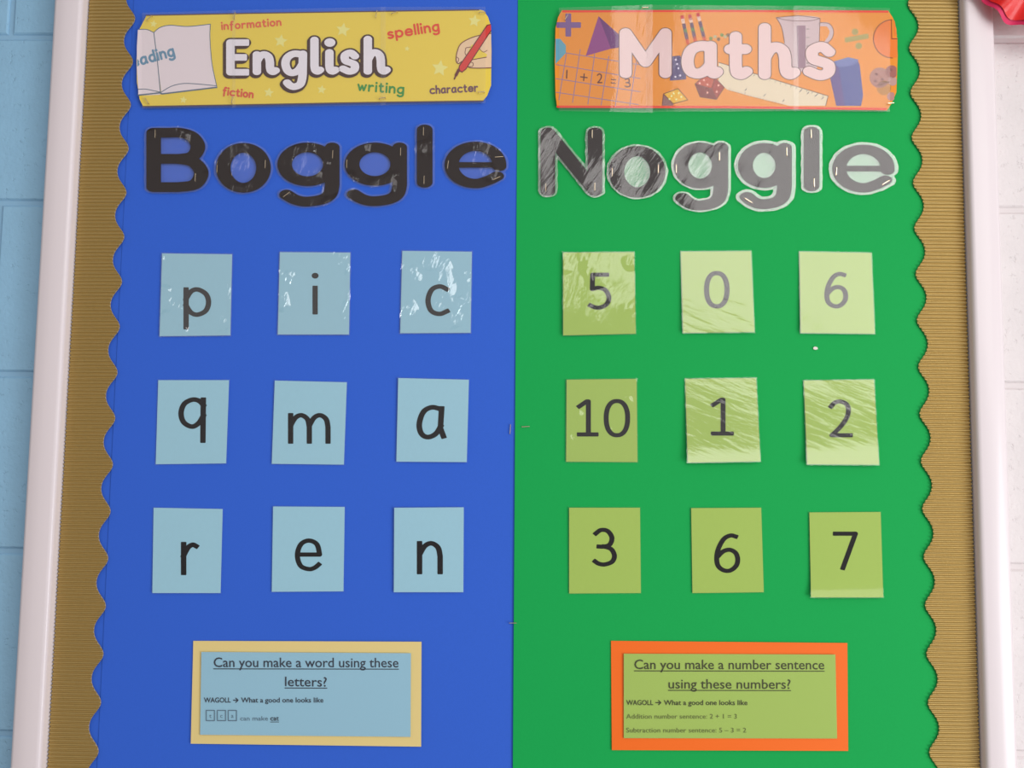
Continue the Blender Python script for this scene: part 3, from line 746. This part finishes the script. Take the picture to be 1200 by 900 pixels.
for ch, bx, r, lab, sts in (
    ('B', (171.5, 149.5, 244.5, 225), 8.6, 'black capital B, first letter of the word Boggle', [(182, 157, 0), (229, 208, 0)]),
    ('o', (253, 167.5, 317.5, 225.8), 8.6, 'black letter o in the word Boggle', [(254.5, 198, 0), (311, 192.5, 0)]),
    ('T_g', (325, 167, 398, 242), 8.6, 'black letter g nearer to the o in the word Boggle', [(390, 181, 0), (336, 228, .9)]),
    ('T_g', (404, 167, 477, 241.5), 8.6, 'black letter g nearer to the l in the word Boggle', [(469.5, 178, 0), (406.5, 192, 0)]),
    ('l', (488, 146, 507.5, 219.8), 9.2, 'black letter l in the word Boggle', [(496.3, 154, 0), (497, 211, 0)]),
    ('T_e', (521, 166, 593.5, 220.5), 8.2, 'black letter e, last letter of the word Boggle', [(525, 193, .1), (585, 184, 1.5), (582, 209, 1.15)])):
    title(ch, bx, r, dB, F_bog, 2.6, lab, 'Boggle title letters', sts, .4)
dN = BD+.0048
for ch, bx, r, lab, sts, gr in (
    ('N', (633.5, 149.5, 706, 229.5), 8.6, 'black capital N, first letter of the word Noggle', [(639.5, 220, 0), (697, 219, 0), (694, 157, 0)], 2.8),
    ('o', (713.5, 171, 780, 231.5), 9.0, 'glossy black letter o in the word Noggle', [(717.5, 202, 0), (771.5, 198, 0)], 2.8),
    ('T_g', (789.5, 167, 853.5, 246.5), 8.6, 'glossy black letter g nearer to the o in the word Noggle', [(792.5, 198, 0), (843, 183.5, 0)], 3),
    ('T_g', (865, 167.5, 928, 245), 8.6, 'glossy black letter g nearer to the l in the word Noggle', [(922, 178, 0), (877, 235, -1)], 4.6),
    ('l', (942, 148.5, 960.5, 224), 9.2, 'black letter l in the word Noggle', [(950.5, 157, 0), (954, 214, 0)], 3.4),
    ('T_e', (975.5, 169.5, 1048.5, 225.5), 8.2, 'glossy black letter e, last letter of the word Noggle', [(980, 201, .1), (1038, 214, 1)], 4.4)):
    title(ch, bx, r, dN, F_nog, gr, lab, 'Noggle title letters', sts, .5)

# ------------------------------------------------------------ letter and number cards
M_cb = mat('pale_blue_paper', (164, 212, 230), rough=.6, spec=.3, var=.01, vscale=200)
M_cg = mat('lime_paper', (172, 202, 92), rough=.6, spec=.3, var=.01, vscale=200)
M_ink = mat('black_toner', (12, 6, 10), rough=.6, spec=.15)
Fb = film_mat('card_film', haze=.02, refl=1.0, big=.0009, fine=.00022, ang=.45, rough=.07, crk=.0008)
Fb2 = film_mat('card_film_streaky', haze=.03, refl=1.5, big=.0010, fine=.0004, ang=.42, rough=.06, crk=.002)
Fc = film_mat('card_film_crumpled', haze=.04, refl=2.8, big=.0016, fine=.0006, ang=.42, rough=.08, crk=.0045, thr=.50)
Fg = film_mat('card_film_bright', haze=.03, refl=1.9, big=.0022, fine=.0007, ang=.5, rough=.09)
Fg2 = film_mat('card_film_dull', haze=.012, refl=.7, big=.0005, fine=.00015, ang=.4, rough=.10)
Fh = film_mat('card_film_crossways', haze=.03, refl=1.9, big=.0012, fine=.00035, ang=1.95, rough=.09)
def card(ch, q, gb, r, kind, label, film, tilt, curl=0, gb2=None):
    """tilt: extra stand-off at TL,TR,BR,BL (mm); curl: bottom edge lifting (mm)"""
    cxm = sum(p[0] for p in q)/4; by = max(p[1] for p in q)
    base = BD+.0030 if kind == 'b' else BD+.0042
    t = thing('letter_card' if kind == 'b' else 'number_card', label, 'card', P(cxm, by, base),
              'light blue letter cards' if kind == 'b' else 'lime green number cards')
    T = [k/1000 for k in tilt]
    def lift(u, v): return base+(T[0]*(1-u)+T[1]*u)*(1-v)+(T[3]*(1-u)+T[2]*u)*v+curl/1000*max(0, (v-.62)/.38)**3
    quad_sheet('card_paper', q, lift, M_cb if kind == 'b' else M_cg, t, 6, 14, thick=.0003)
    def dep(x, y):
        u = (x-q[0][0])/(q[1][0]-q[0][0]); v = (y-q[0][1])/(q[3][1]-q[0][1]); return lift(u, v)+.00025
    S = []
    for c_, b_ in zip(ch, [gb]+([gb2] if gb2 else [])): S += fit(c_, b_, r, 1.2)
    ink('printed_letter' if kind == 'b' else 'printed_number', S, dep, M_ink, t, st=.35, flat=True, k=1.2)
    quad_sheet('laminate_film', q, lift, film, t, 8, 18, thick=0, grow=1.1, extra=.0008)
    return t
Lb = lambda c, w_: 'light blue laminated card printed with the letter %s, %s' % (c, w_)
Ln = lambda c, w_: 'lime green laminated card printed with the number %s, %s' % (c, w_)
card('p', [(190, 297), (272, 298), (270, 393), (187, 394)], (215, 336.5, 247.5, 386), 3.1, 'b', Lb('p', 'below the capital B'), Fc, (.5, .2, .6, .8))
card('i', [(328, 295.5), (410.5, 296), (409, 392), (325.5, 392)], (365.3, 320.5, 373.3, 368.5), 3.1, 'b', Lb('i', 'right of the p card'), Fc, (.2, .6, .9, .3))
card('c', [(471.5, 294), (553, 295), (551.5, 390), (469, 390.5)], (498.5, 333, 527, 370.5), 3.1, 'b', Lb('c', 'right of the i card'), Fc, (.3, 0, .6, .5))
card('q', [(185.5, 445.5), (268.5, 445.5), (265, 543), (182.5, 544)], (209, 465.5, 241.5, 519), 3.2, 'b', Lb('q', 'below the p card'), Fb, (.2, .5, 1.2, .4))
card('m', [(322, 446), (406.5, 448), (403, 544.5), (318.5, 543.5)], (337.5, 484, 387.5, 520), 3.1, 'b', Lb('m', 'in the middle of the blue grid'), Fb, (.6, .3, .4, .9))
card('a', [(466.7, 443), (549.5, 445), (547, 541.5), (464.5, 541)], (488, 474.5, 523, 515), 3.3, 'b', Lb('a', 'below the c card'), Fb, (1.2, .3, .9, .5))
card('r', [(180, 595), (261, 596.5), (258.5, 695), (178.5, 695)], (212, 635, 233, 674), 3.2, 'b', Lb('r', 'below the q card'), Fg2, (.3, .3, .9, .9), .5)
card('e', [(320, 593.5), (404, 594), (402.5, 693), (318.5, 693.5)], (345.5, 631, 377.5, 669.5), 3.0, 'b', Lb('e', 'below the m card'), Fg2, (1.0, .2, .3, .8))
card('n', [(462, 595), (543.5, 594.5), (543, 694), (461.5, 694)], (488.5, 634, 519, 673), 3.2, 'b', Lb('n', 'below the a card'), Fg2, (1.4, .3, .7, .9))
card('5', [(660, 296), (743, 295.5), (745, 391), (660, 393)], (689, 319.5, 716.5, 363), 2.9, 'g', Ln('5', 'below the capital N'), Fb2, (2.0, 0, .2, 2.6))
card('0', [(798, 295), (880, 294.5), (884, 389), (800.5, 390)], (825, 317.5, 855, 361.5), 3.0, 'g', Ln('0', 'right of the 5 card'), Fh, (0, .2, 3.0, 2.8))
card('6', [(937, 295), (1021, 296.5), (1025, 391), (938.5, 390)], (966, 318.5, 994, 361.5), 2.9, 'g', Ln('6', 'at the top right'), Fg, (.2, 0, 2.6, 2.6))
card('10', [(664, 445), (746, 444), (747, 541.5), (663.5, 541)], (676, 468, 701.5, 511.5), 2.9, 'g', Ln('10', 'left end of the middle row'), Fb2, (1.0, .2, .3, .9), 0, (707.5, 467.5, 738.5, 512.5))
card('1', [(803, 444), (886, 443), (891, 540.5), (806, 542)], (833, 466, 860, 510.5), 2.9, 'g', Ln('1', 'centre of the green grid'), Fh, (.2, 0, 5.2, 5.2), 1.6)
card('2', [(942, 446), (1024, 445), (1030, 544.5), (946, 544)], (971, 468, 999.5, 512.5), 2.9, 'g', Ln('2', 'right end of the middle row'), Fh, (.3, 0, 3.2, 3.0), 3.0)
card('3', [(667, 595), (750, 595), (751, 695), (667, 695.5)], (694.5, 618.5, 723, 664), 2.9, 'g', Ln('3', 'left end of the bottom row'), Fg2, (1.2, .2, .2, .7))
card('6', [(810, 595.5), (892, 595), (895, 694), (811.5, 695)], (837, 625, 867.5, 671.5), 2.9, 'g', Ln('6', 'between the 3 and 7 cards'), Fg2, (.9, .2, .6, .8))
card('7', [(948.5, 600.5), (1032, 600), (1035, 700), (950.5, 700)], (976, 623, 1005.5, 668), 2.9, 'g', Ln('7', 'bottom right of the grid'), Fg2, (.3, .1, 1.2, 1.4), 3.4)

# ------------------------------------------------------------ instruction signs
def arrow(x0, x1, y, r=.45): return [([(x0, y), (x1, y)], r), ([(x1-2.6, y-2.4), (x1, y), (x1-2.6, y+2.4)], r)]
def sign(label, outer, inner, mo, mi, base, build):
    t = thing('instruction_sign', label, 'sign', P((outer[2][0]+outer[3][0])/2, outer[2][1], base))
    quad_sheet('mount_card', outer, lambda u, v: base+.0008*math.sin(u*2.5+.3)+.0006*v, mo, t, 16, 4, thick=.0004)
    lift = lambda u, v: base+.0024+.0003*u
    quad_sheet('printed_panel', inner, lift, mi, t, 4, 4, thick=.0006)
    build(t, base+.0030)
    quad_sheet('laminate_film', inner, lift, Fg2, t, 12, 8, thick=0, grow=.6, extra=.0011)
    return t
ink1 = colmat((44, 52, 66)); ink1b = colmat((92, 118, 136)); ink2 = colmat((62, 66, 34)); ink2b = colmat((98, 108, 52))
def b1(t, d):
    text('text_line', 'Can you make a word using these', 250.5, 467, 781.6, 11.2, d, ink1, t, bold=.006, yb1=782)
    text('text_line', 'letters?', 334, 383, 804, 11.2, d, ink1, t, bold=.006, yb1=804.6)
    ink('underline', [([(250.5, 783.8), (467, 784.2)], .5)], d, ink1, t, flat=True)
    ink('underline', [([(334, 806.3), (383, 806.5)], .5)], d, ink1, t, flat=True)
    text('text_line', 'WAGOLL', 239, 270.5, 823.2, 5.8, d, ink1, t, bold=.014)
    ink('printed_arrow', arrow(273.5, 279, 820.6, .6), d, ink1, t, st=.2)
    text('text_line', 'What a good one looks like', 282.5, 379, 823.2, 5.8, d, ink1, t, bold=.014)
    for x, c in ((246.5, 't'), (259.5, 'c'), (272.3, 'a')):
        ink('printed_tile', [([(x-4.8, 832.5), (x+4.8, 832.5), (x+4.8, 844.5), (x-4.8, 844.5), (x-4.8, 832.5)], .55)], d, ink1b, t, st=.25)
        text('text_line', c, x-1.4, x+1.4, 841.2, 5, d, ink1b, t)
    text('text_line', 'can make', 281.5, 314, 844.4, 5.2, d, ink1b, t, bold=.004)
    text('text_line', 'cat', 316.8, 326.8, 844.4, 5.6, d, ink1, t, bold=.014)
    ink('underline', [([(316.8, 846.1), (326.8, 846.1)], .35)], d, ink1, t)
def b2(t, d):
    text('text_line', 'Can you make a number sentence', 743.5, 966, 784, 11.2, d, ink2, t, bold=.006, yb1=784.4)
    text('text_line', 'using these numbers?', 783.5, 926.5, 806.8, 11.2, d, ink2, t, bold=.006, yb1=807.2)
    ink('underline', [([(743.5, 786.2), (966, 786.6)], .5)], d, ink2, t, flat=True)
    ink('underline', [([(783.5, 809), (926.5, 809.3)], .5)], d, ink2, t, flat=True)
    text('text_line', 'WAGOLL', 734, 765.5, 826.2, 5.8, d, ink2, t, bold=.014)
    ink('printed_arrow', arrow(768.5, 774.5, 823.4, .6), d, ink2, t, st=.2)
    text('text_line', 'What a good one looks like', 778, 876, 826.2, 5.8, d, ink2, t, bold=.014)
    text('text_line', 'Addition number sentence: 2 + 1 = 3', 734, 863.5, 842.2, 5.6, d, ink2b, t)
    text('text_line', 'Subtraction number sentence: 5 \u2013 3 = 2', 734, 874.5, 858.4, 5.6, d, ink2b, t)
sign('pale blue instruction sign on a cream yellow mount, at the foot of the blue paper', [(226.5, 751), (494, 752), (493.5, 875), (223.5, 871.5)], [(236, 764), (481.5, 765.5), (481, 863.5), (234.5, 861)],
     mat('cream_card', (238, 214, 142), rough=.6), mat('sign_blue_paper', (156, 204, 226), rough=.6), BD+.003, b1)
sign('lime green instruction sign on a bright orange mount, at the foot of the green paper', [(716, 751), (993, 753.5), (994, 880), (717, 879)], [(731, 766), (979, 767), (981, 865.5), (731, 865)],
     mat('orange_card', (255, 112, 4), rough=.6), mat('sign_lime_paper', (170, 200, 90), rough=.6), BD+.0042, b2)

# ------------------------------------------------------------ stray staples and a scrap
for x, y, L, a, d_, lab in ((598, 503, 11, .05, BD+.0024, 'upright staple in the blue paper beside the centre seam'), (616, 500, 9, 1.5, BD+.0040, 'level staple in the green paper beside the centre seam'),
                  (601, 730, 8, 1.55, BD+.0040, 'level staple across the seam between blue and green, low down')):
    staple(x, y, L, a, d_, None, label=lab, category='staple')
poly('paper_scrap', [(953, 407.3), (955, 406), (958, 407), (958.5, 409), (956, 410), (953.3, 409.3)], BD+.0038, mat('white_paper', (240, 235, 225)), None, thick=.0005,
     label='tiny white scrap of paper on the green paper below the top 6 card', category='paper')

# ------------------------------------------------------------ red paper decoration, upper right
rd = thing('wall_decoration', 'shiny red paper decoration with a pink rim, at the top right corner', 'decoration', P(1226, 38, .04))
C0 = P(1226, -50, .045); R0 = (P(1226+92, -50, .045)-C0).length
M_red = mat('red_foil_paper', (232, 24, 18), rough=.38, spec=.4, bump=.4, bscale=30, bdist=.004, coat=.1)
M_pink = mat('pink_tissue', (226, 36, 96), rough=.6)
def ring(n, rs, m, name, yoff):
    V = []; F = []
    for k, r in enumerate(rs):
        for i in range(n):
            a = 2*math.pi*i/n; rr = R0*r*(1+.022*math.sin(11*a+1.0)*r+.012*math.sin(17*a))
            y = -(.018*(1-r*r)+.006*r*math.sin(13*a)*r+yoff)
            V.append((C0.x+rr*math.cos(a), C0.y+y, C0.z+rr*math.sin(a)))
    for k in range(len(rs)-1):
        for i in range(n):
            j = (i+1) % n; F.append((k*n+i, (k+1)*n+i, (k+1)*n+j, k*n+j)[::-1])
    return mk(name, V, F, m, rd, smooth=True)
ring(120, [.001, .2, .4, .6, .75, .87, .95], M_red, 'red_disc', .002)
ring(120, [.90, .95, .985, 1.0], M_pink, 'pink_rim', 0)
V, F = box(C0.x-.03, C0.x+.03, C0.y-.002, 0, C0.z-.03, C0.z+.03)
mk('mounting_pad', V, F, mat('white_foam', (230, 228, 224)), rd)

for o in bpy.data.objects:
    if '_o' in o: del o['_o']
